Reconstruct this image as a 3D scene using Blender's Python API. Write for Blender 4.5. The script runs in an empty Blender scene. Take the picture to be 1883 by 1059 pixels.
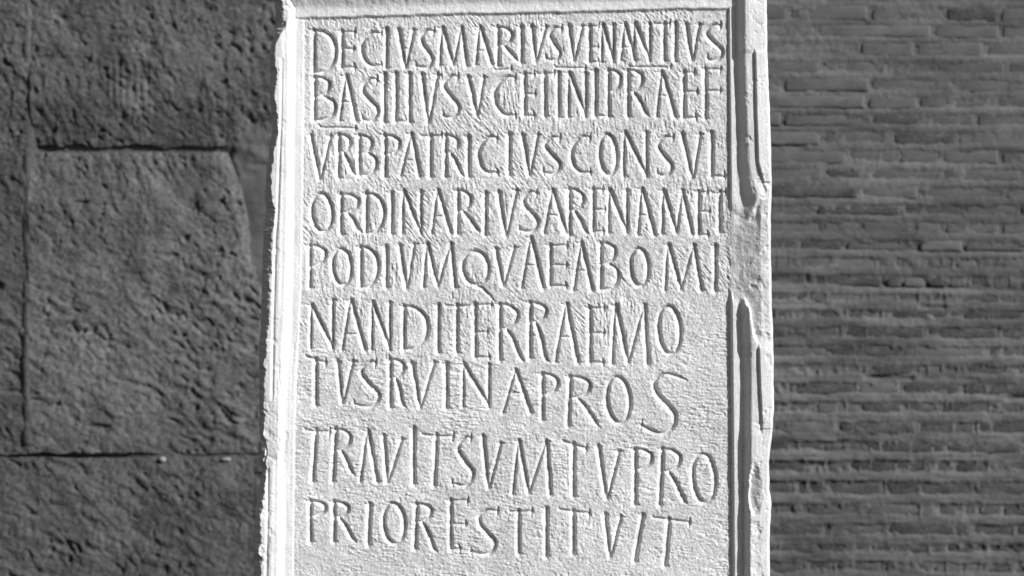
import bpy, math, random
import numpy as np
from mathutils import Vector

# ------------------------------------------------------------------ scale
# one unit of the layout tables below is one millimetre on the panel plane
MM = 0.001
CX, CY, Z0 = 941.5, 529.5, 1.60
def world(px, py, h):
    return (px - CX) * MM, -h * MM, (CY - py) * MM + Z0

# ------------------------------------------------------------------ camera
sc = bpy.context.scene
cam_d = bpy.data.cameras.new('camera')
cam = bpy.data.objects.new('camera', cam_d)
sc.collection.objects.link(cam)
DIST = 6.0
cam.location = (0, -DIST, Z0)
cam.rotation_euler = (math.radians(90), 0, 0)
cam_d.sensor_width = 36
cam_d.lens = 36 * DIST / 1.883
cam_d.clip_end = 200
cam_d.dof.use_dof = True; cam_d.dof.focus_distance = DIST - 0.008; cam_d.dof.aperture_fstop = 3.6
sc.camera = cam

# ------------------------------------------------------------------ light
SUN = Vector((0.72, -0.52, 0.46)).normalized()          # towards the sun
elev = math.asin(SUN.z)
wd = bpy.data.worlds.new('World'); sc.world = wd; wd.use_nodes = True
nt = wd.node_tree; nt.nodes.clear()
sky = nt.nodes.new('ShaderNodeTexSky'); sky.sky_type = 'NISHITA'; sky.sun_disc = False
sky.sun_elevation = elev
sky.sun_rotation = math.atan2(SUN.x, SUN.y)
bw = nt.nodes.new('ShaderNodeRGBToBW')                    # monochrome photograph: neutral daylight
bg = nt.nodes.new('ShaderNodeBackground'); bg.inputs[1].default_value = 0.05
wo = nt.nodes.new('ShaderNodeOutputWorld')
nt.links.new(sky.outputs[0], bw.inputs[0]); nt.links.new(bw.outputs[0], bg.inputs[0]); nt.links.new(bg.outputs[0], wo.inputs[0])
sd = bpy.data.lights.new('sun', 'SUN'); sd.energy = 4.2; sd.angle = math.radians(0.6); sd.color = (1, 1, 1)
so = bpy.data.objects.new('sun', sd); sc.collection.objects.link(so)
so.rotation_euler = SUN.to_track_quat('Z', 'Y').to_euler()
sc.view_settings.view_transform = 'Standard'; sc.view_settings.look = 'None'
sc.view_settings.exposure = 0.08; sc.view_settings.gamma = 1

# ------------------------------------------------------------------ noise
rng0 = np.random.default_rng(7)
TAB = rng0.random((16, 256, 256)).astype(np.float64) * 2 - 1
def vnoise(x, y, seed=0):
    T = TAB[seed % 16]
    x = x + 37.7 * seed + 1000; y = y + 91.3 * seed + 1000
    xi = np.floor(x).astype(np.int64); yi = np.floor(y).astype(np.int64)
    fx = x - xi; fy = y - yi
    fx = fx * fx * fx * (fx * (fx * 6 - 15) + 10); fy = fy * fy * fy * (fy * (fy * 6 - 15) + 10)
    x0 = xi & 255; x1 = (xi + 1) & 255; y0 = yi & 255; y1 = (yi + 1) & 255
    a = T[x0, y0] * (1 - fx) + T[x1, y0] * fx
    b = T[x0, y1] * (1 - fx) + T[x1, y1] * fx
    return a * (1 - fy) + b * fy
def fbm(x, y, s, octv=3, seed=0, g=0.5):
    r = 0; a = 1; t = 0
    for i in range(octv):
        c, s_ = math.cos(0.6 * i + seed), math.sin(0.6 * i + seed)
        r = r + a * vnoise((x * c - y * s_) / s, (x * s_ + y * c) / s, seed + 3 * i); t += a
        a *= g; s *= 0.5
    return r / t
def directed(x, y, ang, la, lb, seed):
    """noise stretched along ang (degrees, from the x axis, y down): la along, lb across"""
    c, s = math.cos(math.radians(ang)), math.sin(math.radians(ang))
    return vnoise((x * c + y * s) / la, (-x * s + y * c) / lb, seed)
def sm(a, b, x):
    t = np.clip((x - a) / (b - a), 0, 1); return t * t * (3 - 2 * t)
def itp(y, *p):
    return np.interp(y, [q[0] for q in p], [q[1] for q in p])

# ------------------------------------------------------------------ materials
def new_mat(name):
    m = bpy.data.materials.new(name); m.use_nodes = True
    t = m.node_tree; b = t.nodes['Principled BSDF']
    return m, t, b
def stone_mat(name, dark, light, scale, rough, bump, bscale, speck=0.0, per_obj=0.0, streak=None, stain=0.0):
    m, t, b = new_mat(name); L = t.links.new
    tc = t.nodes.new('ShaderNodeTexCoord')
    n1 = t.nodes.new('ShaderNodeTexNoise'); n1.inputs['Scale'].default_value = scale; n1.inputs['Detail'].default_value = 6
    n1.inputs['Roughness'].default_value = 0.62
    vec = tc.outputs['Object']
    if streak:
        mp = t.nodes.new('ShaderNodeMapping'); mp.inputs['Scale'].default_value = streak
        L(vec, mp.inputs[0]); vec = mp.outputs[0]
    L(vec, n1.inputs['Vector'])
    r = t.nodes.new('ShaderNodeValToRGB'); L(n1.outputs[0], r.inputs[0])
    r.color_ramp.elements[0].position = 0.33; r.color_ramp.elements[1].position = 0.67
    r.color_ramp.elements[0].color = (dark, dark, dark, 1); r.color_ramp.elements[1].color = (light, light, light, 1)
    col = r.outputs[0]
    n2 = t.nodes.new('ShaderNodeTexNoise'); n2.inputs['Scale'].default_value = bscale; n2.inputs['Detail'].default_value = 5
    L(tc.outputs['Object'], n2.inputs['Vector'])
    if speck:
        mr = t.nodes.new('ShaderNodeMapRange'); mr.inputs[1].default_value = 0.35; mr.inputs[2].default_value = 0.65
        mr.inputs[3].default_value = 1 - speck; mr.inputs[4].default_value = 1 + speck
        L(n2.outputs[0], mr.inputs[0])
        mx = t.nodes.new('ShaderNodeVectorMath'); mx.operation = 'SCALE'; L(col, mx.inputs[0]); L(mr.outputs[0], mx.inputs['Scale'])
        col = mx.outputs[0]
    if stain:
        n3 = t.nodes.new('ShaderNodeTexNoise'); n3.inputs['Scale'].default_value = 4.5; n3.inputs['Detail'].default_value = 8; n3.inputs['Roughness'].default_value = 0.7
        n3.inputs['Distortion'].default_value = 0.6
        L(tc.outputs['Object'], n3.inputs['Vector'])
        mr = t.nodes.new('ShaderNodeMapRange'); mr.inputs[1].default_value = 0.38; mr.inputs[2].default_value = 0.62
        mr.inputs[3].default_value = 1 - stain; mr.inputs[4].default_value = 1 + stain * 0.6
        L(n3.outputs[0], mr.inputs[0])
        mx = t.nodes.new('ShaderNodeVectorMath'); mx.operation = 'SCALE'; L(col, mx.inputs[0]); L(mr.outputs[0], mx.inputs['Scale'])
        col = mx.outputs[0]
    if per_obj:
        oi = t.nodes.new('ShaderNodeObjectInfo')
        mr = t.nodes.new('ShaderNodeMapRange'); mr.inputs[3].default_value = 1 - per_obj; mr.inputs[4].default_value = 1 + per_obj
        L(oi.outputs['Random'], mr.inputs[0])
        mx = t.nodes.new('ShaderNodeVectorMath'); mx.operation = 'SCALE'; L(col, mx.inputs[0]); L(mr.outputs[0], mx.inputs['Scale'])
        col = mx.outputs[0]
    L(col, b.inputs['Base Color'])
    b.inputs['Roughness'].default_value = rough
    b.inputs['Specular IOR Level'].default_value = 0.25
    bp = t.nodes.new('ShaderNodeBump'); bp.inputs['Strength'].default_value = 1.0; bp.inputs['Distance'].default_value = bump
    L(n2.outputs[0], bp.inputs['Height']); L(bp.outputs[0], b.inputs['Normal'])
    return m
M_marble = stone_mat('marble', 0.72, 0.86, 14, 0.6, 0.0008, 380, speck=0.08, stain=0.07)
M_field = stone_mat('tooled_marble', 0.65, 0.83, 26, 0.7, 0.0016, 300, speck=0.17, stain=0.09)
M_tufa   = stone_mat('tufa', 0.10, 0.17, 11, 0.9, 0.004, 110, speck=0.25, stain=0.2)
M_mortar_smooth = stone_mat('mortar_smooth', 0.085, 0.145, 18, 0.9, 0.0008, 150, speck=0.08)
M_tufa_dark = stone_mat('dark_tufa', 0.075, 0.135, 10, 0.9, 0.004, 110, speck=0.25, stain=0.2)
M_joint  = stone_mat('joint_mortar', 0.06, 0.11, 30, 0.95, 0.001, 200, speck=0.2)
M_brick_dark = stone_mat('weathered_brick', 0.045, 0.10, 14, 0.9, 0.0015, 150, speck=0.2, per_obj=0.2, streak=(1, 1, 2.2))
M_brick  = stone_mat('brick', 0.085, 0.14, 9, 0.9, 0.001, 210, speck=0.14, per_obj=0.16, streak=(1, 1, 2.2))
M_bmortar = stone_mat('brick_mortar', 0.085, 0.18, 10, 0.92, 0.001, 200, speck=0.12, streak=(0.5, 1, 1.8), stain=0.15)
M_pebble = stone_mat('pale_pebble', 0.3, 0.42, 40, 0.8, 0.0006, 300, speck=0.1)

# ------------------------------------------------------------------ mesh helpers
def mesh_from(name, V, F, N=None, mat=None):
    me = bpy.data.meshes.new(name)
    n, k = len(F), F.shape[1]
    me.vertices.add(len(V)); me.vertices.foreach_set('co', V.astype(np.float32).ravel())
    me.loops.add(n * k); me.loops.foreach_set('vertex_index', F.astype(np.int32).ravel())
    me.polygons.add(n); me.polygons.foreach_set('loop_start', np.arange(0, n * k, k, dtype=np.int32))
    me.polygons.foreach_set('loop_total', np.full(n, k, dtype=np.int32))
    me.update(calc_edges=True); me.validate()
    me.shade_smooth()
    if N is not None: me.normals_split_custom_set_from_vertices(N.astype(np.float32))
    if mat: me.materials.append(mat)
    return me
def link(name, me, parent=None, loc=None):
    o = bpy.data.objects.new(name, me); sc.collection.objects.link(o)
    if parent is not None: o.parent = parent
    if loc is not None: o.location = loc
    return o
def grid_quads(nr, nc):
    i = np.arange(nr * nc).reshape(nr, nc)
    # rows go down the picture, columns to the right; wound to face the camera (-Y)
    return np.stack([i[1:, :-1], i[1:, 1:], i[:-1, 1:], i[:-1, :-1]], -1).reshape(-1, 4)
def grid_normals(P):
    dr = np.gradient(P, axis=0); dc = np.gradient(P, axis=1)
    n = np.cross(dr, dc); n /= np.linalg.norm(n, axis=-1, keepdims=True) + 1e-12
    return n
def thing(name, label, cat, loc):
    o = bpy.data.objects.new(name, None); sc.collection.objects.link(o); o.location = loc
    o.empty_display_size = 0.1
    o['label'] = label; o['category'] = cat
    return o

# ================================================================== the inscribed slab
rows = np.concatenate([np.arange(-90, -8, 4.0), np.arange(-8, 1068, 1.15), np.arange(1068, 1160, 4.0)])
NC = 830
tcol = np.linspace(0, 1, NC)
def edge_l(y):
    e = itp(y, (-90,505),(0,504),(20,507),(50,509),(80,499),(100,495),(130,497),(160,497),(200,499),(235,502),(270,496),(290,493),(320,490),
            (350,488),(380,490),(400,489),(425,485),(460,484),(500,483),(560,481),(600,480),(640,477),(690,477),(740,477),(800,478),
            (830,479),(860,482),(880,480),(905,474),(935,471),(960,468),(1000,466),(1059,469),(1160,468))
    return e + 1.3 * fbm(y * 0 + 3.1, y, 11, 3, 2) + 0.7 * vnoise(y * 0, y / 3.0, 5)
def edge_r(y):
    e = itp(y, (-90,1408),(0,1409),(100,1410),(150,1412),(200,1414),(250,1416),(300,1417),(340,1418),(400,1416),(500,1417),(560,1418),(600,1420),
            (640,1421),(700,1421),(750,1422),(790,1419),(820,1416),(850,1413),(900,1414),(925,1418),(960,1415),(1000,1414),(1059,1415),(1160,1414))
    return e + 0.8 * fbm(y * 0 + 8.1, y, 14, 3, 4)
Y = rows[:, None] * np.ones((1, NC))
EL = edge_l(rows)[:, None]; ER = edge_r(rows)[:, None]
X = EL + tcol[None, :] * (ER - EL)

def right_profile(x, y):
    s = itp(y, (0,1338),(100,1338.5),(220,1340),(340,1341),(560,1341),(760,1343),(880,1344),(1059,1345))
    sh = itp(y, (0,4.5),(300,6),(560,8.5),(1059,8))
    sw = itp(y, (0,3.5),(300,4),(560,6),(1059,6))
    c0 = itp(y, (0,1352),(120,1353),(220,1357),(330,1359),(375,1368),(420,1361),(560,1361),(640,1362),(700,1366),(850,1366),(1059,1366))
    c1 = itp(y, (0,1368),(120,1369),(220,1373),(300,1375),(345,1384),(375,1394),(560,1376),(640,1379),(700,1380),(850,1379),(1059,1377))
    og = itp(y, (0,1384),(95,1384),(150,1385.5),(220,1387),(300,1390),(335,1400),(600,1391),(640,1391),(700,1393),(780,1397),(1059,1398))
    on = itp(y, (0,0),(92,0),(100,1),(325,1),(345,0),(630,0),(645,1),(775,1),(800,0),(1059,0))
    h = sh * sm(0, 1, (x - s) / sw) 
    h = h + 1.0 * sm(0, 1, (x - s - sw) / np.maximum(c0 - s - sw, 1)) * -1.2
    h = h + (15.5 + 3.0 * (1 - on)) * sm(-0.22, 1.18, (x - c0) / (c1 - c0))
    h = h + on * (5.5 * sm(0, 1, (x - og) / 4.5) - 1.6 * np.exp(-((x - og - 0.5) / 2.0) ** 2)) 
    h = h - 0.13 * np.maximum(x - np.where(on > 0.5, og + 4, c1 + 8), 0)
    return h
def left_profile(x, y):
    xi = itp(y, (20,561),(200,560),(500,556),(600,552),(700,546),(860,543),(1059,541))
    gl = itp(y, (90,520),(220,518),(300,515),(390,512),(440,508),(600,504),(725,502),(860,494),(960,493),(1059,491))
    on = itp(y, (0,0),(106,0),(112,1),(725,1),(738,0),(855,0),(865,1),(1059,1))
    d = xi - x
    h = 2.6 * sm(0, 5, d) + 1.5 * sm(5, 15, d) + 11 * sm(14, 34, d) + 2.0 * sm(34, 42, d)
    h = h - on * 3.2 * np.exp(-((x - gl) / 2.3) ** 2) + 1.6 * sm(2, -5, x - gl) * on
    return h
def top_profile(x, y):
    yt = itp(x, (560,38),(600,37),(700,33),(840,30),(1140,24.5),(1250,20),(1340,20))
    yt = yt + 1.0 * vnoise(x / 26, x * 0, 3) + .6 * vnoise(x / 8, x * 0, 6)
    d = yt - y
    return 5.2 * sm(0, 6.5, d) - 0.8 * sm(6, 16, d) + 13 * sm(19, 52, d) + 3.5 * sm(52, 60, d)

hr = right_profile(X, Y); hl = left_profile(X, Y); ht = top_profile(X, Y)
hl = hl * 1.0
H = np.maximum(np.maximum(hr, hl), ht)
side = np.argmax(np.stack([hr, hl, ht]), 0)
frame_d = H.copy()

# ---- broken and worn places on the mouldings
def blob(cx, cy, rx, ry, n=0.35, seed=1, sharp=6):
    q = 1 - np.sqrt(((X - cx) / rx) ** 2 + ((Y - cy) / ry) ** 2) + n * fbm(X, Y, 16, 3, seed)
    return np.clip(q * sharp, 0, 1)
rough = fbm(X, Y, 9, 4, 9, 0.6)
yT = np.interp(X, [1337, 1345, 1352, 1362, 1375, 1385, 1397, 1412], [372, 380, 384, 392, 396, 384, 362, 352])
yB = np.interp(X, [1337, 1343, 1349, 1360, 1368, 1376, 1383, 1392, 1412], [520, 540, 549, 545, 549, 562, 606, 628, 634])
nz = 7 * fbm(X, Y, 15, 3, 3)
m = sm(-9, 12, Y + nz - yT) * sm(9, -9, Y + nz - yB) * sm(1332, 1342, X)
hb = np.interp(X, [1334, 1345, 1352, 1370, 1385, 1397, 1420], [0, 3, 5, 10.5, 16.5, 20.5, 21]) - 3.5 * sm(440, 400, Y) * sm(1345, 1362, X) * sm(1400, 1388, X)
H = H * (1 - m) + m * (hb + 1.0 * rough + 1.8 * fbm(X, Y, 24, 3, 11))
m2 = blob(1393, 598, 15, 46, 0.2, 5, 2)
H = H + m2 * (1.0 + 0.6 * rough) * 0.8
m3 = blob(1388, 905, 13, 52, 0.25, 6, 4)
H = H * (1 - m3) + m3 * (15 + 8 * sm(1374, 1400, X) + 1.6 * rough)
m4 = blob(1388, 1000, 12, 70, 0.5, 6, 2)
H = H - m4 * (1.6 + 1.8 * rough)
m5 = blob(1403, 350, 6, 10, 0.3, 8, 3); H = H - m5 * 3
m6 = blob(498, 800, 20, 62, 0.3, 9, 3)
H = H * (1 - m6) + m6 * (14 + 1.3 * rough)
m7 = blob(520, 790, 9, 90, 0.5, 2, 2); H = H - m7 * 1.6
m8 = blob(514, 25, 20, 30, 0.5, 4, 3); H = H - m8 * (2 + 1.6 * rough)

# ---- rounded and chipped outer edges
eL = X - EL; eR = ER - X
cw = itp(rows, (0,14),(60,16),(95,10),(160,12),(230,13),(300,12),(340,9),(400,17),(440,17),(500,16),(540,16),(600,15),(690,13),(740,10),(860,9),(905,11),(1000,14),(1059,13))[:, None]
cw = cw * (1 + 0.45 * fbm(rows * 0, rows, 18, 3, 8)[:, None]) + 1.2 * fbm(X, Y, 7, 3, 12)
tL = np.clip(1 - eL / np.maximum(cw, 3), 0, 1)
H = H - 16 * tL ** 1.15 + 1.7 * (tL > 0) * rough * np.minimum(tL * 3, 1)
cr = 5 + 2.5 * fbm(rows * 0 + 5, rows, 22, 3, 5)[:, None]
tR = np.clip(1 - eR / cr, 0, 1)
H = H - 6 * tR ** 1.8
# bruises along both rims
rim = sm(10, 20, frame_d)
H = H - rim * 1.1 * np.clip(fbm(X, Y, 15, 3, 13) - 0.25, 0, 1) * 4
H = H + rim * 0.5 * fbm(X, Y, 30, 2, 1) + (side == 1) * sm(1, 4, frame_d) * (1.5 * fbm(X, Y, 46, 3, 9) + 0.5 * directed(X, Y, 91, 90, 7, 5)) * 0.8

# ---- tooling of the field: claw-chisel scratches whose direction drifts
field = 1 - sm(0.5, 4, frame_d)
a = vnoise(X / 90, Y / 60, 2); b_ = vnoise(X / 70, Y / 80, 7)
horiz = np.clip(sm(560, 700, Y) * 0.75 + sm(1235, 1290, X) * sm(520, 600, Y) + 0.35 * b_, 0, 1)
dg = np.clip(a * 1.6, 0, 1) * (1 - horiz)
vt = np.clip(1 - horiz - dg, 0, 1)
tool = vt * directed(X, Y, 84, 13, 2.5, 4) + dg * (directed(X, Y, 52, 11, 2.5, 6)) + horiz * directed(X, Y, 3, 12, 2.7, 8)
patch = np.clip(0.62 + 0.85 * vnoise(X / 38, Y / 26, 10), 0.15, 1.08)
H = H + field * (1.02 * tool * patch + 0.9 * fbm(X, Y, 4.6, 2, 5) * (0.5 + 0.5 * patch) + 0.7 * fbm(X, Y, 60, 2, 3) + 0.4 * fbm(X, Y, 17, 2, 6))
H = H - field * 0.5 * np.clip(fbm(X, Y, 8, 2, 14) - 0.42, 0, 1) * 3
H = H + (1 - field) * (0.22 * fbm(X, Y, 5, 3, 7) + 0.16 * directed(X, Y, 90, 26, 2.6, 3))
tp = (side == 2) * (1 - field)
H = H + tp * (0.55 * fbm(X, Y, 7, 3, 2))

# ------------------------------------------------------------------ letters
LID = np.full(X.shape, -1, dtype=np.int32)      # which letter a point of the stone belongs to
CUT = np.full(X.shape, -50.0)
letters = []                                    # (character, line)
ROWI = rows
def catmull(P, n=7):
    P = [np.array(p, float) for p in P]
    if len(P) == 2: return np.array(P)
    Q = [2 * P[0] - P[1]] + P + [2 * P[-1] - P[-2]]
    out = []
    for i in range(1, len(Q) - 2):
        p0, p1, p2, p3 = Q[i - 1:i + 3]
        for k in range(n):
            t = k / n
            out.append(0.5 * (2 * p1 + (p2 - p0) * t + (2 * p0 - 5 * p1 + 4 * p2 - p3) * t * t + (3 * p1 - p0 - 3 * p2 + p3) * t ** 3))
    out.append(P[-1]); return np.array(out)
WS = 0.98
def stroke(lid, P, W, seg=7):
    """V-cut along the points P, widths W (one per point or start/end)"""
    C = catmull(P, seg)
    n = len(C)
    if np.isscalar(W): W = [W, W]
    w = np.interp(np.linspace(0, 1, n), np.linspace(0, 1, len(W)), W) * WS
    x0, x1 = C[:, 0].min() - 16, C[:, 0].max() + 16; y0, y1 = C[:, 1].min() - 16, C[:, 1].max() + 16
    r0, r1 = np.searchsorted(ROWI, y0), np.searchsorted(ROWI, y1)
    if r1 <= r0: return
    lo = EL[r0, 0]; wd_ = ER[r0, 0] - EL[r0, 0]
    c0 = max(0, int((x0 - lo - 4) / wd_ * (NC - 1))); c1 = min(NC, int((x1 - lo + 4) / wd_ * (NC - 1)) + 2)
    xs = X[r0:r1, c0:c1] + 0.5 * WX[r0:r1, c0:c1]; ys = Y[r0:r1, c0:c1] + 0.5 * WY[r0:r1, c0:c1]
    best = np.full(xs.shape, -50.0)
    for i in range(n - 1):
        ax, ay = C[i]; bx, by = C[i + 1]; dx, dy = bx - ax, by - ay; L2 = dx * dx + dy * dy + 1e-9
        t = np.clip(((xs - ax) * dx + (ys - ay) * dy) / L2, 0, 1)
        d = np.hypot(xs - ax - t * dx, ys - ay - t * dy)
        best = np.maximum(best, (w[i] + (w[i + 1] - w[i]) * t) / 2 - d)
    sub = CUT[r0:r1, c0:c1]; sid = LID[r0:r1, c0:c1]
    up = best > sub
    sid[up & (best > 0.25)] = lid
    sub[up] = best[up]
WX = 1.6 * fbm(X, Y, 12, 2, 3); WY = 1.6 * fbm(X, Y, 12, 2, 9)
jit = random.Random(5)
TK, TN, SF = 12.6, 8.8, 7.2        # thick, thin, serif widths
def j(a=0.5): return jit.uniform(-a, a)
def serif(l, x, y, s=5, lean=0): stroke(l, [(x - s, y - lean), (x, y + 1.2), (x + s, y + lean)], [3.6, SF + 1.5, 3.6], 3)
def stem(l, xt, t, xb, b, w=TK, top=1, bot=1):
    stroke(l, [(xt, t), ((xt + xb) / 2 + j(), (t + b) / 2), (xb, b)], [w + 1.2, w - 0.6, w + 0.8], 3)
    if top: stroke(l, [(xt - 8.5, t - 2.5), (xt + 1, t + 3)], [3.4, SF + 3], 3)
    if bot: stroke(l, [(xb + 0.5, b - 4), (xb + 3.5, b - 0.5), (xb + 8, b + 1)], [SF + 4, SF + 1.5, 3.2], 3)
def term(l, x, y, s=7, lean=1):    # wedge at the end of an arm
    stroke(l, [(x + lean, y - s), (x, y), (x - lean, y + s)], [4.0, 9.0, 3.6], 3)
def gl(ch, line, *a):
    l = len(letters); letters.append((ch, line))
    if ch == 'I':
        xt, t, b = a[:3]; xb = a[3] if len(a) > 3 else xt
        stem(l, xt, t, xb, b)
    elif ch == 'D':
        x0, x1, t, b = a; w, h = x1 - x0, b - t
        stem(l, x0, t, x0, b, top=1, bot=0)
        stroke(l, [(x0 - 3, t), (x0 + .42 * w, t + .02 * h), (x0 + .84 * w, t + .2 * h), (x1, t + .48 * h), (x0 + .86 * w, t + .78 * h), (x0 + .45 * w, b - .01 * h), (x0 - 2, b)],
               [TN - 1, TN + 1, TK, TK + 1, TK - 1, TN + 1, TN])
    elif ch == 'O':
        x0, x1, t, b = a; cx, cy = (x0 + x1) / 2, (t + b) / 2; rx, ry = (x1 - x0) / 2, (b - t) / 2
        pts = []; ws = []
        for k in range(17):
            q = 2 * math.pi * k / 16
            pts.append((cx + rx * math.sin(q) + 0.06 * ry * math.cos(q) * -1, cy - ry * math.cos(q)))
            ws.append(TN + 0.3 + (TK - TN + 0.3) * abs(math.sin(q + 0.35)) ** 1.3)
        stroke(l, pts, ws, 3)
    elif ch == 'Q':
        x0, x1, t, b, tx, ty = a; letters.pop()
        gl('O', line, x0, x1, t, b); letters[-1] = ('Q', line)
        stroke(l, [((x0 + x1) / 2 - 3, b), ((x0 + x1) / 2 + 14, b + 8), (tx, ty)], [TN, TK - 2, 4])
    elif ch == 'C':
        x0, x1, t, b = a; w, h = x1 - x0, b - t
        stroke(l, [(x1, t + .03 * h), (x0 + .6 * w, t), (x0 + .2 * w, t + .16 * h), (x0, t + .46 * h), (x0 + .13 * w, t + .78 * h), (x0 + .5 * w, b - .01 * h), (x1, b - .02 * h)],
               [TN - 2, TN, TK - 1, TK + 1, TK, TN + 1, TN - 2])
        term(l, x1 - 1, t + 3, 8); term(l, x1, b - 1, 6, -1)
    elif ch == 'S':
        x0, x1, t, b = a[:4]; xl = a[4] if len(a) > 4 else x0 - 2; xr = a[5] if len(a) > 5 else x1 + 1
        w, h = x1 - x0, b - t
        stroke(l, [(xr, t + .04 * h), (x0 + .52 * w, t + .02 * h), (x0 + .05 * w, t + .15 * h), (x0 + .05 * w, t + .32 * h), (x0 + .5 * w, t + .52 * h), (x1 - .03 * w, t + .7 * h),
                   (x1 - .06 * w, t + .87 * h), (x0 + .5 * w, b - .0 * h), (xl, b - .05 * h)],
               [TN - 2, TN, TN + 2, TK, TK + 1, TK, TN + 2, TN + 1, TN - 2])
        term(l, xr, t + 3, 8); term(l, xl, b - 5, 7, -1)
    elif ch == 'E' or ch == 'F':
        x0, x1, t, mm, b = a[:5]; xm = a[5] if len(a) > 5 else x1 - 2; xb = a[6] if len(a) > 6 else x1
        stem(l, x0, t, x0, b, bot=(ch == 'F'))
        stroke(l, [(x0 - 5, t), (x1, t - .5)], [TN - 2, TN - 2]); term(l, x1, t, 7)
        stroke(l, [(x0, mm), (xm, mm)], [TN - 2, TN - 2.5]); term(l, xm, mm, 6)
        if ch == 'E': stroke(l, [(x0 - 1, b), (xb, b)], [TN, TN - 2]); term(l, xb, b - 1, 7, -1)
    elif ch == 'L':
        x0, x1, t, b = a
        stem(l, x0, t, x0, b, bot=0); stroke(l, [(x0, b - 1), (x1, b)], [TN, TN - 1]); term(l, x1, b - 3, 8, -1)
    elif ch == 'T':
        xb0, xb1, yl, yr, xs, b = a[:6]; xsb = a[6] if len(a) > 6 else xs
        ts = yl + (yr - yl) * (xs - xb0) / max(xb1 - xb0, 1)
        stem(l, xs, ts, xsb, b, top=0)
        stroke(l, [(xb0, yl), ((xb0 + xb1) / 2, (yl + yr) / 2 + 1), (xb1, yr)], [TN - 2, TN - .5, TN - 2]); term(l, xb1, yr + 1, 8); stroke(l, [(xb0 - 2, yl - 4), (xb0 + 4, yl + 1)], [3, 7])
    elif ch == 'V':
        xl, xb, xr, tl, tr, b = a
        stroke(l, [(xl, tl), (xb - 1, b)], [TK + .6, TK - 1.5]); stroke(l, [(xr, tr), (xb + 1, b)], [TN + 1.5, TN - .5])
        serif(l, xl, tl, 7); serif(l, xr, tr, 7)
    elif ch == 'A':
        xa, xl, xr, t, b = a[:5]; bar = a[5] if len(a) > 5 else None
        stroke(l, [(xa - 1, t), (xl, b)], [TN, TN + 1]); stroke(l, [(xa + 1, t - 1), (xr, b)], [TK - .5, TK + .3])
        stroke(l, [(xa - 9, t - 2), (xa + 3, t + 1)], [3.2, 7])
        stroke(l, [(xl + .5, b - 2), (xl + 6, b + .5)], [6, 3]); stroke(l, [(xr, b - 3), (xr + 7.5, b + .5)], [9.5, 3.2])
        if bar:
            f = (bar - t) / (b - t)
            stroke(l, [(xa + (xl - xa) * f, bar), (xa + (xr - xa) * f, bar)], [TN - 3, TN - 3])
    elif ch == 'N':
        xl, xr, t, b = a[:4]; tr = a[4] if len(a) > 4 else t
        stroke(l, [(xl, t + 2), (xl - 0.5, b)], [TN + .5, TN + 1.5]); stroke(l, [(xl + 2, t), (xr - 1, b - 4)], [TK + .4, TK - 1.5]); stroke(l, [(xr, tr), (xr, b)], [TN + 2.5, TN + 1.5])
        serif(l, xl, t - .5, 7); serif(l, xr, tr, 6); stroke(l, [(xl, b - 2), (xl + 6, b + .5)], [6, 3])
    elif ch == 'M':
        xlt, xlb, xv, xrt, xrb, t, b = a
        stroke(l, [(xlt, t), (xlb, b)], [TN, TN + 1.6]); stroke(l, [(xlt + 2, t), (xv, b - 3)], [TK, TK - 1.5])
        stroke(l, [(xrt - 1, t), (xv + 1, b - 3)], [TN, TN - .5]); stroke(l, [(xrt, t), (xrb, b)], [TK - 1, TK + .5])
        serif(l, xlt, t - .5, 7); serif(l, xrt, t, 5); stroke(l, [(xlb, b - 2), (xlb + 6, b + .5)], [6, 3]); stroke(l, [(xrb, b - 2), (xrb + 6.5, b + .5)], [8, 3])
    elif ch in 'PRB':
        x0, x1, t, mm, b = a[:5]; xs_b = a[7] if len(a) > 7 else x0
        stem(l, x0, t, xs_b, b, bot=(ch != 'B'))
        w, h = x1 - x0, mm - t
        stroke(l, [(x0 - 2, t), (x0 + .45 * w, t + .01 * h), (x1 - .08 * w, t + .22 * h), (x1, t + .48 * h), (x1 - .2 * w, t + .8 * h), (x0 + .35 * w, mm), (x0 + 1, mm)],
               [TN - 1, TN, TK - 2, TK, TK - 2, TN - .5, TN - 1.5])
        if ch == 'R':
            lx, ly = a[5], a[6]
            stroke(l, [(x0 + .35 * w, mm), (x0 + .35 * w + (lx - x0 - .35 * w) * .42, mm + (ly - mm) * .32), (lx - 3, ly - 8), (lx + 4, ly)], [TN, TK - .5, TK, 5])
        if ch == 'B':
            x2 = a[5]; w2 = x2 - x0; h2 = b - mm
            stroke(l, [(x0 + .45 * w2, mm), (x2 - .1 * w2, mm + .22 * h2), (x2, mm + .5 * h2), (x2 - .15 * w2, mm + .8 * h2), (x0 + .5 * w2, b), (x0 - 2, b)],
                   [TN - 1, TK - 2, TK + .5, TK - 1, TN + .5, TN])
    elif ch == 'bar':
        x0, x1, y0, y1 = a
        stroke(l, [(x0, y0), (x1, y1)], [5.5, 5.5]); term(l, x1, y1, 6); stroke(l, [(x0 - 2, y0 - 5), (x0 + 2, y0)], [3, 6])
    elif ch == 'S2':
        letters[-1] = ('S', line)
        stroke(l, [(1262, 700), (1244, 692), (1224, 688), (1207, 696), (1202, 710), (1208, 726), (1224, 743), (1238, 760), (1240, 776), (1231, 791), (1215, 798), (1196, 792), (1178, 782)],
               [4, 9, TN, TK - 2, TK, TK + 1, TK + 2, TK + 1, TK, TK - 1, TN, TN + 3, 8])
        stroke(l, [(1180, 772), (1179, 783), (1177, 792)], [3, 8, 4])

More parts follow.
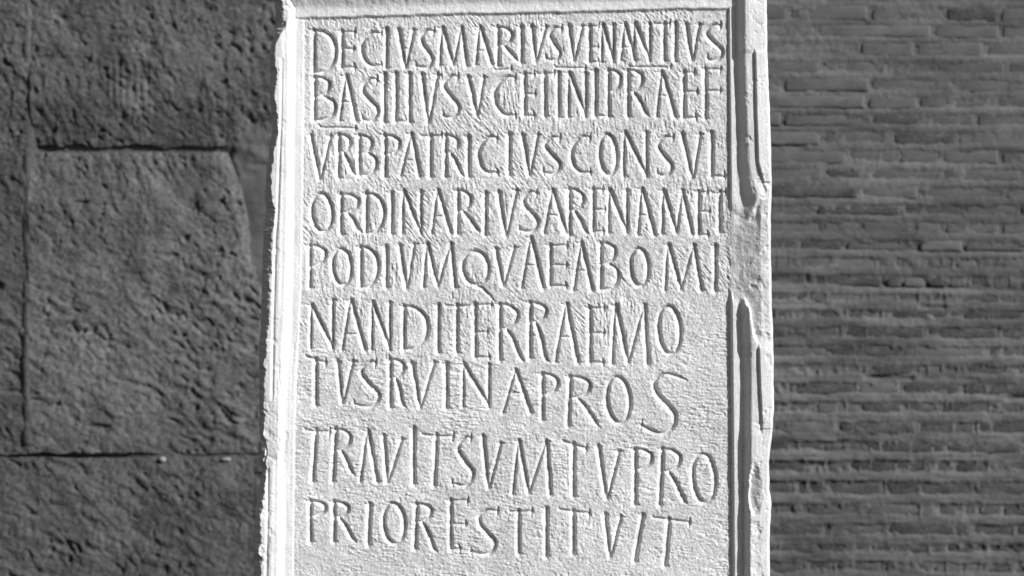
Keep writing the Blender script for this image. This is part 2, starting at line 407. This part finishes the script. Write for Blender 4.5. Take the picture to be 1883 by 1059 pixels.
L1 = [('D',576.5,616,57,133),('E',628,651,59,90,124),('C',664,701,60,121),('I',709.5,55,124),('V',732,745,760,55,55,124),('S',774,793,55,125,764,797),
      ('M',811,808,832,848,857,52,121),('A',881,874,904,51,119,93),('R',915,940,51,83,120,949,114),('I',958,50,115),('V',977,985,1003,49,49,113),
      ('S',1011,1028,50,111,1003,1032),('V',1045,1055,1070,48,48,111),('E',1083,1100,49,87,114),('N',1106,1127,46,114),('A',1148,1141,1167,46,111,87),
      ('N',1165,1194,44,111),('T',1202,1231,44,43,1221,111),('I',1241,43,112),('V',1261,1272,1285,45,45,111),('S',1299,1327,44,112,1301,1324)]
L2 = [('B',577.5,604,143,177,220,615),('A',635,624,655,141,222,188),('S',667,693,144,223,666,692),('I',706,136,224),('L',727,745,136,223),('I',752,137,224),
      ('V',775,787,804,137,137,226),('S',817,842,138,217,815,841),('V',860,877,889,142,142,212),('C',909,947,141,212),('E',964,981,137,173,213,983,981),
      ('T',988,1018,136,135,1001,214),('I',1026,135,215),('N',1045,1076,135,215),('L',1094,1114,131,214),('P',1118.5,1140,130,168,214),
      ('R',1154,1180,130,168,214,1189,214),('A',1216,1207,1241,134,215,176),('E',1257,1276,134,169,217,1281,1279),('F',1296.5,1324,128,167,217,1324)]
L3 = [('V',571,588,607,250,250,329),('R',622,643,249,279,326,649,322),('B',660,682,250,281,322,691),('P',707,733,250,284,325),('A',755,736,771,248,324,295),
      ('T',774,811,251,250,791,325),('R',818.5,841,250,281,325,849,325),('I',861,252,325),('C',879,914,252,318),('I',936,247,322),('V',960,973,988,249,248,322),
      ('S',1003,1028,251,320,999,1029),('C',1050,1085,251,318),('O',1102,1133,247,322),('N',1147,1188,244,325),('S',1210,1234,250,324,1209,1237),
      ('V',1254,1273,1287,247,247,328),('L',1308,1332,245,325)]
L4 = [('O',573,609,356,426),('R',626,657,358,390,430,661,428),('D',673,705,357,428),('I',719,356,430),('N',740,773,352,430),('A',804,793,828,352,429,398),
      ('R',841,864,352,388,430,877,427),('I',892,356,432),('V',916,930,949,354,350,434),('S',963,987,352,427,955,986),('A',1015,1000,1040,351,429,396),
      ('R',1046,1071,349,387,432,1078,430),('E',1090,1107,349,386,426,1111,1108),('N',1119,1152,350,428),('A',1180,1172,1203,349,432,396),
      ('M',1218,1217,1243,1254,1272,351,430),('E',1284,1299,354,389,432,1304,1301),('T',1309,1333,356,353,1322.6,427)]
L5 = [('P',569,597,452,489,528),('O',611,645,458,524),('D',662.5,694,455,528),('I',709.5,455,528),('V',734,747,761,452,449,530),('M',783,778,804,828,836,449,528),
      ('Q',850,897,462,524,909,554),('V',911,925,945,458,455,525),('A',975,958,998,438,530,488),('E',1011,1042,452,488,526,1040,1040),('A',1068,1054,1088,449,534,498),
      ('B',1104,1130,448,485,532,1136),('O',1158,1191,457,526),('M',1227,1222,1251,1275,1289,451,534),('I',1314.5,453,535)]
L6 = [('N',571,611,562,641,552),('A',644,628,670,554,643,615),('N',683,716,557,644),('D',742,785,564,642),('I',805,562,648),('T',819,868,563,562,839.5,649),
      ('E',873,903,561,611,657,895,899),('R',918,950,561,604,662,959,664),('R',974,1003,558,592,658,1005,665),('A',1040,1020,1062,561,666,620),
      ('E',1084,1110,567,613,667,1110,1108),('M',1130,1125,1154,1184,1190,562,669),('O',1210,1250,563,651)]
L7 = [('T',563,598,656,667,580,745),('V',620,629,648,665,665,741),('S',664,695,664,748,651,690),('R',717,741,662,694,749,742,749),('V',757,772,798,668,666,749),
      ('I',820,670,750),('N',851,898,671,748),('A',947,924,975,683,759,723),('P',996.5,1024,689,725,772),('R',1048,1083,694,731,783,1096,783,1044),('O',1115,1157,693,778),('S2',)]
L8 = [('T',561,605,792,794,580,885,574),('R',616,643,791,827,885,647,873,611),('A',675,661,693,794,886),('V',705,712,738,802,808,886),('I',760,788,889),
      ('T',776,832,799,803,802,892,797),('S',842,868,803,894,831,865),('V',887,898,920,803,815,898),('M',951,942,971,1004,1011,812,909),('T',1035,1077,812,824,1054,913),
      ('V',1100,1115,1138,821,830,918),('P',1167,1197,827,863,928),('R',1217,1249,827,867,928,1258,926,1212),('O',1273,1314,835,925)]
L9 = [('P',570,597,923,949,996),('R',613,639,924,951,996,650,998),('I',679,928,1002,676.5),('O',704,743,926,1000),('R',765,792,928,959,1009,800,1016,762),
      ('E',828,859,921,964,1010,855,844),('S',880,909,937,1020,866,914),('T',937,977,941,940,953,1018),('I',1004,936,1023),('T',1028,1083,937,944,1053,1019),
      ('V',1112,1121,1141,946,950,1024),('I',1181,948,1032,1166),('T',1201,1267,952,960,1229,1041,1222)]
for ln, LL in enumerate((L1, L2, L3, L4, L5, L6, L7, L8, L9), 1):
    for g in LL: gl(g[0], ln, *g[1:])
stroke(4, [(737, 90), (755, 90)], [5, 5])
for a_ in ((1021,1075,125,125),(1155,1232,123,124),(909,939,129,127),(588,653,234,236)): gl('bar', 1, *a_)
# V-section with a slightly rounded lip and root
sft = 0.85
q = CUT * 1.5
lip = sft * np.logaddexp(0, q / sft)
lip = np.minimum(lip, 7.5) * (1 + 0.05 * rough)
H = H - lip
X = X + 0.30 * lip; Y = Y - 0.20 * lip       # the chisel leaned: one flank is steeper

# ---- fine cracks
def crack(P, w, dep):
    C = catmull(P, 6); 
    for i in range(len(C) - 1):
        ax, ay = C[i]; bx, by = C[i + 1]
        r0, r1 = np.searchsorted(rows, min(ay, by) - 4), np.searchsorted(rows, max(ay, by) + 4)
        xs, ys = X[r0:r1] + 1.5 * WX[r0:r1] * .5, Y[r0:r1]
        dx, dy = bx - ax, by - ay; t = np.clip(((xs - ax) * dx + (ys - ay) * dy) / (dx * dx + dy * dy + 1e-9), 0, 1)
        d = np.hypot(xs - ax - t * dx, ys - ay - t * dy)
        g_ = dep * np.clip(1 - d / w, 0, 1)
        CR[r0:r1] = np.maximum(CR[r0:r1], g_)
CR = np.zeros_like(X)
crack([(478,806),(487,816),(491,828),(488,845),(484,862)], 2.6, 3.0)
crack([(562,440),(557,520),(549,592),(541,640),(536,690)], 1.8, 0.7)
crack([(541,775),(541.5,800),(541,822)], 2.0, 1.2)
crack([(515,665),(514,690),(517,722),(521,735)], 2.2, 1.2)
crack([(503,0),(512,9),(520,20)], 2.4, 2.4); crack([(532,0),(541,13)], 2.2, 2.0)
crack([(500,587),(512,588)], 1.6, 1.0); crack([(484,752),(492,756)], 1.8, 2.0)
H = H - CR

# ---- assemble vertices (front grid plus the returns of the slab's sides)
def Wd(px, py, h): return np.stack([(px - CX) * MM, -h * MM, (CY - py) * MM + Z0], -1)
BACK = -75.0
side_depths = [0.72, 0.4, 0.0]
Lc = []; Rc = []
for k, f in enumerate(side_depths):
    hh = BACK + (H[:, :1] - BACK) * f; Lc.insert(0, Wd(EL - 0.3 * k, Y[:, :1], hh))
    hh = BACK + (H[:, -1:] - BACK) * f; Rc.append(Wd(ER + 0.3 * k, Y[:, :1], hh))
P = np.concatenate(Lc + [Wd(X, Y, H)] + Rc, 1)
top = P[:1].copy(); top[..., 1] = -BACK * MM; bot = P[-1:].copy(); bot[..., 1] = -BACK * MM
P = np.concatenate([top, P, bot], 0)
nr, nc = P.shape[:2]
base = Vector(world(942, 1160, BACK))
slab = thing('inscribed_tablet', 'tall white marble slab with nine lines of carved Latin capitals and a battered moulded frame', 'tablet', base)
NRM = grid_normals(P)
if NRM[nr // 2, nc // 2, 1] > 0: NRM = -NRM
P = P - np.array(base)[None, None]
F = grid_quads(nr, nc)
fl = np.full((nr, nc), -1, dtype=np.int32)
fl[1:-1, 3:-3] = LID
fr_d = np.full((nr, nc), 30.0); fr_d[1:-1, 3:-3] = frame_d
sd_ = np.zeros((nr, nc), int); sd_[1:-1, 3:-3] = side; sd_[:, :nc // 4] = 1; 
# region of each face: -1 field, 0.. letter, -2 right, -3 left, -4 top moulding
a0 = fl[:-1, :-1].ravel(); b0 = fl[1:, 1:].ravel()
reg = np.where(a0 >= 0, a0, b0)
fd = fr_d[:-1, :-1].ravel(); sf = sd_[:-1, :-1].ravel()
isf = (fd > 0.35) & (reg < 0)
reg = np.where(isf, np.where(sf == 0, -2, np.where(sf == 1, -3, -4)), reg)
reg = np.where((reg < 0) & ~isf, -1, reg)
Vf = P.reshape(-1, 3); Nf = NRM.reshape(-1, 3)
def sub_mesh(name, faces, mat=M_marble):
    u, inv = np.unique(faces.ravel(), return_inverse=True)
    return mesh_from(name, Vf[u], inv.reshape(-1, 4), Nf[u], mat)
order = np.argsort(reg, kind='stable'); rs = reg[order]
cuts = np.flatnonzero(np.diff(rs)) + 1
groups = np.split(order, cuts)
ordw = ['', 'first', 'second', 'third', 'fourth', 'fifth', 'sixth', 'seventh', 'eighth', 'ninth']
for gidx in groups:
    r = int(reg[gidx[0]]); Fc = F[gidx]
    if r == -1: link('inscription_field', sub_mesh('inscription_field', Fc, M_field), slab)
    elif r < -1:
        o = link('frame_moulding', sub_mesh('frame_moulding', Fc), slab)
        o['label'] = {-2: 'moulded frame on the right side, stepped and broken in the middle', -3: 'bright moulded frame on the left side with a chipped outer edge', -4: 'moulded frame across the top of the slab'}[r]
    else:
        ch, ln = letters[r]
        nm = 'carved_line' if ch == 'bar' else 'carved_letter'
        o = link(nm, sub_mesh(nm, Fc, M_field), slab)
        if ch != 'bar': o['label'] = 'carved capital %s in the %s line' % (ch, ordw[ln])
# back of the slab
c_ = np.array([P[0, 0], P[0, -1], P[-1, -1], P[-1, 0]])
link('slab_back', mesh_from('slab_back', c_, np.array([[0, 1, 2, 3]]), None, M_marble), slab)

# ================================================================== the walls, a metre behind the slab
GAP = 1.40                     # metres from the slab to the walls
KW = MM * (DIST + GAP) / DIST  # the walls' layout tables are in units of this size
def Ww(px, py, h): return np.stack([(px - CX) * KW, GAP - h * KW, (CY - py) * KW + Z0], -1)
WL = 0.0
wall = thing('stone_block_wall', 'dark rough wall of large pitted stone blocks left of the white slab', 'wall', Vector(Ww(np.array(560.), np.array(1170.), np.array(-120.))))
wb = np.array(wall.location)
def tufa_h(x, y):
    lower = sm(330, 620, y)
    x = x + 5 * vnoise(x / 30, y / 30, 4); y = y + 5 * vnoise(x / 26, y / 30, 9)
    h = 4.0 * fbm(x, y, 85, 2, 3) + 2.6 * fbm(x, y, 34, 2, 8)
    up = directed(x, y, 66, 30, 10, 5) * 1.7 + directed(x, y, 76, 17, 7, 9) * 1.1
    lo = directed(x, y, 24, 38, 11, 6) * 2.1 + directed(x, y, 38, 20, 7.5, 10) * 1.5
    amp = 0.45 + 0.55 * np.clip(0.5 + vnoise(x / 75, y / 55, 2), 0, 1.2)
    h = h + amp * (up * (1 - lower) + lo * lower + 2.6 * fbm(x, y, 15, 3, 4, 0.6))
    pit = np.clip(directed(x, y, 40, 15, 8, 11) - 0.55, 0, 1) * 8 + np.clip(fbm(x, y, 14, 2, 12) - 0.42, 0, 1) * 9
    return h - 1.5 * pit * amp + 0.9 * fbm(x, y, 6.5, 2, 7)
def holes(x, y):
    h = 0
    for cx, cy, rx, ry, d in ((0,526,7,9,9),(150,372,22,4,6),(190,377,26,3,4),(22,720,26,5,6),(60,735,18,4,5),(180,785,26,7,6),(60,945,10,5,6),(135,770,10,10,4),
                              (380,560,16,5,4),(220,1000,8,10,3),(380,680,8,6,5),(315,470,20,7,5),(352,384,9,6,5),(78,285,60,3,0)):
        q = np.clip(1 - ((x - cx) / rx) ** 2 - ((y - cy) / ry) ** 2, 0, 1); h = h - d * q
    for cx in (196, 207, 219, 231, 246, 258, 272):   # claw marks
        q = np.exp(-((x - cx - (y - 150) * 0.02) / 2.2) ** 2) * sm(112, 125, y) * sm(196, 176, y); h = h - 2.2 * q
    return h
def block(x0, x1, y0, y1, step, edge, tilt=None, right_curve=None, bottom=None, mat=M_tufa):
    xs = np.arange(0, 1.0001, step / (x1 - x0)); ys = np.arange(0, 1.0001, step / (y1 - y0))
    yy = (y0 + ys * (y1 - y0))[:, None] * np.ones((1, len(xs)))
    xr = x1 + (right_curve(yy[:, :1]) if right_curve else 0)
    wob = 1.8 * fbm(ys[:, None] * 0, yy[:, :1], 20, 3, 6)
    xx = x0 + wob + xs[None, :] * (xr - x0 - wob)
    # joint lines waver
    yy = yy + (1 - ys[:, None]) * 2.6 * fbm(xx, xx * 0, 34, 4, 7, 0.65) + ys[:, None] * 5.5 * fbm(xx, xx * 0 + 50, 46, 4, 13, 0.7)
    if bottom: yy = yy + ys[:, None] ** 6 * np.interp(xx, *zip(*bottom))
    h = WL + tufa_h(xx, yy) + holes(xx, yy)
    if tilt is not None: h = h + tilt(xx, yy)
    d = np.minimum(np.minimum(xx - x0, xr - xx), np.minimum(yy - y0, y1 - yy))
    h = h - edge * np.exp(-np.maximum(d, 0) / 3.2)
    Pm = Ww(xx, yy, h)
    # returns
    def ring(P0, f):
        Q = P0.copy(); Q[..., 1] = Q[..., 1] * (1 - f) + (GAP - (WL - 45) * KW) * f; return Q
    Pm = np.concatenate([ring(Pm[:, :1], 1), Pm, ring(Pm[:, -1:], 1)], 1)
    Pm = np.concatenate([ring(Pm[:1], 1), Pm, ring(Pm[-1:], 1)], 0)
    Pm = Pm - wb
    o = link('stone_block', mesh_from('stone_block', Pm.reshape(-1, 3), grid_quads(*Pm.shape[:2]), None, mat), wall)
    return o
G = 2.3
up_tilt = lambda x, y: 3.0 * sm(60, 175, y) - 19.0 * sm(176, 300, y) - 1
block(53, 900, -110, 271, G, 2.5, mat=M_tufa_dark, tilt=up_tilt, bottom=[(60,0),(120,-2),(150,-5),(176,4),(205,2),(250,-4),(285,-2),(302,5),(325,4),(345,-3),(400,-1),(425,4)]); block(904, 1246, -110, 271, 6, 2.5, mat=M_tufa_dark, tilt=up_tilt)
rc = lambda y: np.interp(y, [275, 285, 310, 350, 400, 460, 520, 600, 840], [-40, -36, -24, -10, 0, 10, 20, 80, 186])
block(50, 455, 280, 836, G, 1.5, tilt=lambda x, y: -4.0 + 6 * sm(280, 400, y) - 4 * sm(700, 836, y) - 7 * sm(-22, 2, x - 455 - rc(y)) * sm(660, 580, y), right_curve=rc)
block(645, 1246, 280, 836, 5, 1.5)
block(-130, 50, -110, 836, G, 0.8, mat=M_tufa_dark, tilt=lambda x, y: -1.5 - 1.5 * sm(700, 836, y))
block(-130, 780, 842, 1170, G, 1.5, mat=M_tufa_dark, tilt=lambda x, y: -3 + 3 * sm(843, 900, y) - 3 * sm(900, 1100, y)); block(784, 1246, 843, 1170, 6, 1.5)
block(-560, -134, -110, 380, 9, 1.5, mat=M_tufa_dark); block(-560, -134, 385, 836, 9, 1.5); block(-560, -134, 842, 1170, 9, 1.5, mat=M_tufa_dark)
# smooth mortar skim between the blocks and the slab
xs = np.arange(396, 650, 3.0); ys = np.arange(215, 640, 3.0); xx, yy = np.meshgrid(xs, ys)
h = WL - 8 + 3.2 * fbm(xx, yy, 45, 3, 4) + 1.1 * fbm(xx, yy, 12, 3, 3) - 16 * sm(436 + 8 * vnoise(yy / 9, yy * 0, 3), 412, xx)
h = h + 3.5 * sm(300, 250, yy) - 9 * sm(262, 215, yy) + 5 * fbm(xx, yy, 26, 3, 8) * sm(320, 250, yy)
h = h + 3.0 * np.exp(-(((xx - 468) / 16) ** 2 + ((yy - 282) / 12) ** 2)) - 3.5 * np.exp(-(((xx - 476) / 18) ** 2 + ((yy - 303) / 4.0) ** 2))
o = link('mortar_skim', mesh_from('mortar_skim', (Ww(xx, yy, h) - wb).reshape(-1, 3), grid_quads(*xx.shape), None, M_mortar_smooth), wall)
o['label'] = 'smooth grey mortar skim beside the edge of the slab'
# mortar deep in the joints
xs = np.arange(-128, 1244, 7.0); ys = np.arange(-108, 1170, 7.0); xx, yy = np.meshgrid(xs, ys)
fill = (28 + 3.5 * sm(430, 560, yy) + 2.5 * sm(250, 300, yy)) * (1 - sm(58, 66, xx)) * sm(34, 42, xx) * (1 - sm(815, 832, yy)) \
    + 18 * sm(395, 425, xx) * sm(300, 270, yy) * sm(200, 240, yy) + 23 * sm(170, 300, xx) * sm(800, 830, yy)
h = WL - 24 + 1.5 * fbm(xx, yy, 20, 2, 4) + fill * 0.8
link('joint_mortar', mesh_from('joint_mortar', (Ww(xx, yy, h) - wb).reshape(-1, 3), grid_quads(*xx.shape), None, M_tufa_dark), wall)
bx = np.array([Ww(np.array(a), np.array(b), np.array(c)) for a in (-558, 1247) for b in (-110, 1170) for c in (-30 + WL, -120 + WL)]) - wb
bf = np.array([[0, 1, 3, 2], [4, 6, 7, 5], [0, 4, 5, 1], [2, 3, 7, 6], [0, 2, 6, 4], [1, 5, 7, 3]])
link('wall_core', mesh_from('wall_core', bx, bf, None, M_joint), wall)
# two pale pebbles caught in the lower joint, one knob of stone
def pebble(px, py, r, sx, seed, h0):
    u = np.linspace(0, math.pi, 9); v = np.linspace(0, 2 * math.pi, 13)
    uu, vv = np.meshgrid(u, v, indexing='ij')
    rr = r * (1 + 0.18 * vnoise(uu * 1.4, np.cos(vv) * 1.4, seed))
    x = px + rr * sx * np.sin(uu) * np.cos(vv); y = py + rr * 0.8 * np.cos(uu); hh = h0 + rr * 0.8 * np.sin(uu) * np.sin(vv)
    Pm = Ww(x, y, hh) - wb
    o = link('pebble', mesh_from('pebble', Pm.reshape(-1, 3), grid_quads(9, 13), None, M_pebble), wall)
    return o
pebble(299, 845, 6, 1.15, 3, WL - 1)['label'] = 'small pale pebble in the lower joint'
pebble(416, 845, 4.5, 2.0, 5, WL - 2)['label'] = 'flat pale pebble in the joint near the slab'

# ================================================================== the brick wall on the right
WR = -3.0
bwall = thing('brick_wall', 'grey wall of long thin weathered bricks with wide pale joints right of the white slab', 'wall', Vector(Ww(np.array(1640.), np.array(1170.), np.array(WR - 120.))))
bb = np.array(bwall.location)
courses = [-92, -58, -25, 8, 42, 73, 108, 140, 172, 204, 236, 271, 305, 338, 370, 402, 435, 467, 500, 533, 563, 595, 629, 664, 697, 733, 768, 805, 840, 878, 919, 956, 993, 1025, 1062, 1098, 1134, 1170]
spec = {42: [1501, 1716], 73: [1580, 1683], 108: [1511, 1720, 1850], 140: [1440, 1600, 1760], 172: [1594, 1690], 204: [1440, 1601, 1695], 236: [1512, 1640],
        8: [1450, 1600, 1740], 271: [1560, 1650, 1730], 338: [1579, 1690], 370: [1500, 1660], 402: [1512, 1583, 1680, 1735], 664: [1600, 1680], 805: [1590, 1740], 840: [1560, 1755]}
R = random.Random(11)
def course_tilt(x): return (x - 1640) * 0.006
XE = 2010
all_bricks = []
for k in range(len(courses) - 1):
    y0, y1 = courses[k], courses[k + 1]
    if y0 in spec:
        js = [1250, 1250 + R.uniform(70, 130)] + spec[y0]; x = js[-1]
        while x < XE - 60: x += R.uniform(95, 160); js.append(min(x, XE))
        if js[-1] < XE: js[-1] = XE
    else:
        small = y0 in (467, 500, 919) 
        x = 1250 - R.uniform(0, 40); js = [1250]
        while True:
            x += R.uniform(24, 60) if small and x > 1600 else R.uniform(70, 175)
            if x > XE - 30: js.append(XE); break
            if x > 1290: js.append(x)
    for a_, b2 in zip(js[:-1], js[1:]): all_bricks.append((a_, b2, y0, y1))
def mort_w(y): return np.interp(y, [-90, 150, 330, 500, 1060], [7, 8, 10, 12, 14.5])
recs = []
for (xa, xb, ya, yb) in all_bricks:
    g = float(mort_w(ya)) / 2
    x0, x1, y0, y1 = xa + R.uniform(2, 4.5), xb - R.uniform(2, 4.5), ya + g + R.uniform(-1, 1), yb - g * 0.9 + R.uniform(-1, 1)
    rec = np.interp(ya, [0, 250, 500, 1000], [0.2, 0.7, 1.8, 2.8]) * R.uniform(0.0, 1.6)
    recs.append(rec)
    nx = max(5, int((x1 - x0) / 5)); ny = max(5, int((y1 - y0) / 3.6))
    xs = np.linspace(x0, x1, nx); ys = np.linspace(y0, y1, ny); xx, yy = np.meshgrid(xs, ys)
    wavx = 1.4 * fbm(yy, yy * 0 + xa, 9, 2, 3); yv = yy + 1.5 * fbm(xx, xx * 0 + ya, 22, 2, 5) 
    d = np.minimum(np.minimum(xx - x0, x1 - xx), np.minimum(yy - y0, y1 - yy))
    lowf = sm(350, 800, yy)
    h = WR - rec + (0.8 + 0.9 * lowf) * fbm(xx, yy, 26, 3, 6) + (0.5 + 0.8 * lowf) * directed(xx, yy, 0, 24, 4.5, 9) - (1.3 + 0.6 * lowf) * np.exp(-np.maximum(d, 0) / 4.0)
    h = h + R.uniform(-0.02, 0.02) * (xx - x0) + R.uniform(-.05, .05) * (yy - y0)
    for cx, cy in ((1750, 191), (1780, 250), (1470, 664), (1515, 130)):
        h = h - 9 * np.exp(-(((xx - cx) / 6) ** 2 + ((yy - cy) / 5) ** 2))
    Pm = Ww(xx + wavx, yv + course_tilt(xx), h)
    def rg(P0): Q = P0.copy(); Q[..., 1] = GAP - (WR - 30) * KW; return Q
    Pm = np.concatenate([rg(Pm[:, :1]), Pm, rg(Pm[:, -1:])], 1); Pm = np.concatenate([rg(Pm[:1]), Pm, rg(Pm[-1:])], 0)
    o_loc = Ww(np.array((x0 + x1) / 2), np.array((y0 + y1) / 2), np.array(WR - 30.0))
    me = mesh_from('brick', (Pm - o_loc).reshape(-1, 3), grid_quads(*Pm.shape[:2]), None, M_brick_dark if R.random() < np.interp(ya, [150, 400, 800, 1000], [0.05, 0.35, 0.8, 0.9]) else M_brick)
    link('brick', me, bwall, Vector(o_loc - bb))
# bedding mortar: a ragged sheet that stands proud of the eroded bricks and smears over them
xs = np.arange(1249, XE + 4, 2.6); ys = np.arange(-96, 1174, 2.6); xx, yy = np.meshgrid(xs, ys)
yb_ = yy - course_tilt(xx) 
jl = np.array(courses, float)
dist = np.min(np.abs(yb_[..., None] - jl[None, None, :] - (1.5 * fbm(xx, xx * 0, 22, 2, 5))[..., None]), -1)
gw = mort_w(yy) / 2 * (1 + 0.45 * fbm(xx, yy, 26, 3, 7))
over = sm(8.0, -3.0, dist - gw)
vj = np.zeros_like(xx); RM = np.zeros_like(xx)
for (xa, xb, ya, yb), rec in zip(all_bricks, recs):
    RM[np.searchsorted(ys, ya):np.searchsorted(ys, yb), np.searchsorted(xs, xa):np.searchsorted(xs, xb)] = rec
    if xa > 1256:
        r0, r1 = np.searchsorted(ys, ya), np.searchsorted(ys, yb)
        vj[r0:r1] = np.maximum(vj[r0:r1], 0.35 * sm(10.0, 1.5, np.abs(xx[r0:r1] - xa - 1.5 * fbm(xx[r0:r1] * 0, yy[r0:r1], 9, 2, 4))))
over = np.maximum(over, vj)
smear = np.clip(fbm(xx, yy, 34, 4, 15, 0.6) * 2.4 - 0.35, 0, 1)
lowf = sm(250, 800, yy)
smear = np.maximum(smear, np.clip(directed(xx, yy, 87, 22, 5, 13) * 2 - 0.9, 0, 1) * sm(380, 500, yy))
ridge = 0.5 + 0.5 * fbm(xx, yy, 60, 2, 12)
h = WR - 1.7 - 0.9 * lowf - RM * (1 - over) + over * (2.4 + 3.0 * lowf * ridge) + (1 - over) * smear * (3.0 + 2.0 * lowf)
h = h + 1.0 * fbm(xx, yy, 18, 3, 9) + (0.4 + 0.8 * lowf) * directed(xx, yy, 0, 30, 5, 3) + 0.5 * directed(xx, yy, 88, 10, 5, 6)
# joints that have lost their mortar
for (ax, ay, bx_, by, w, dep) in ((1545,455,2010,463,4.5,12),(1550,521,2010,540,5,14),(1250,557,1520,559,3,8),(1440,390,1660,394,3,8),(1250,272,1480,268,4,9),
                                  (1590,694,1680,697,4,12),(1690,693,1800,697,3,8),(1400,228,1560,229,4,8),(1850,733,2010,735,5,12),(1690,563,1740,566,4,10),
                                  (1250,1040,1480,1042,6,8),(1850,1012,2010,1020,5,8)):
    t = (xx - ax) / (bx_ - ax); yl = ay + t * (by - ay) + 2.0 * fbm(xx, xx * 0, 16, 3, 2)
    h = h - 0.42 * dep * np.exp(-((yy - yl) / (w * 1.3)) ** 2) * sm(-0.03, 0.03, t) * sm(1.03, 0.97, t)
link('bedding_mortar', mesh_from('bedding_mortar', (Ww(xx, yy, h) - bb).reshape(-1, 3), grid_quads(*xx.shape), None, M_bmortar), bwall)
bx = np.array([Ww(np.array(a), np.array(b), np.array(c)) for a in (1249, XE + 4) for b in (-100, 1178) for c in (WR - 26, WR - 120)]) - bb
link('wall_core', mesh_from('wall_core', bx, bf, None, M_joint), bwall)
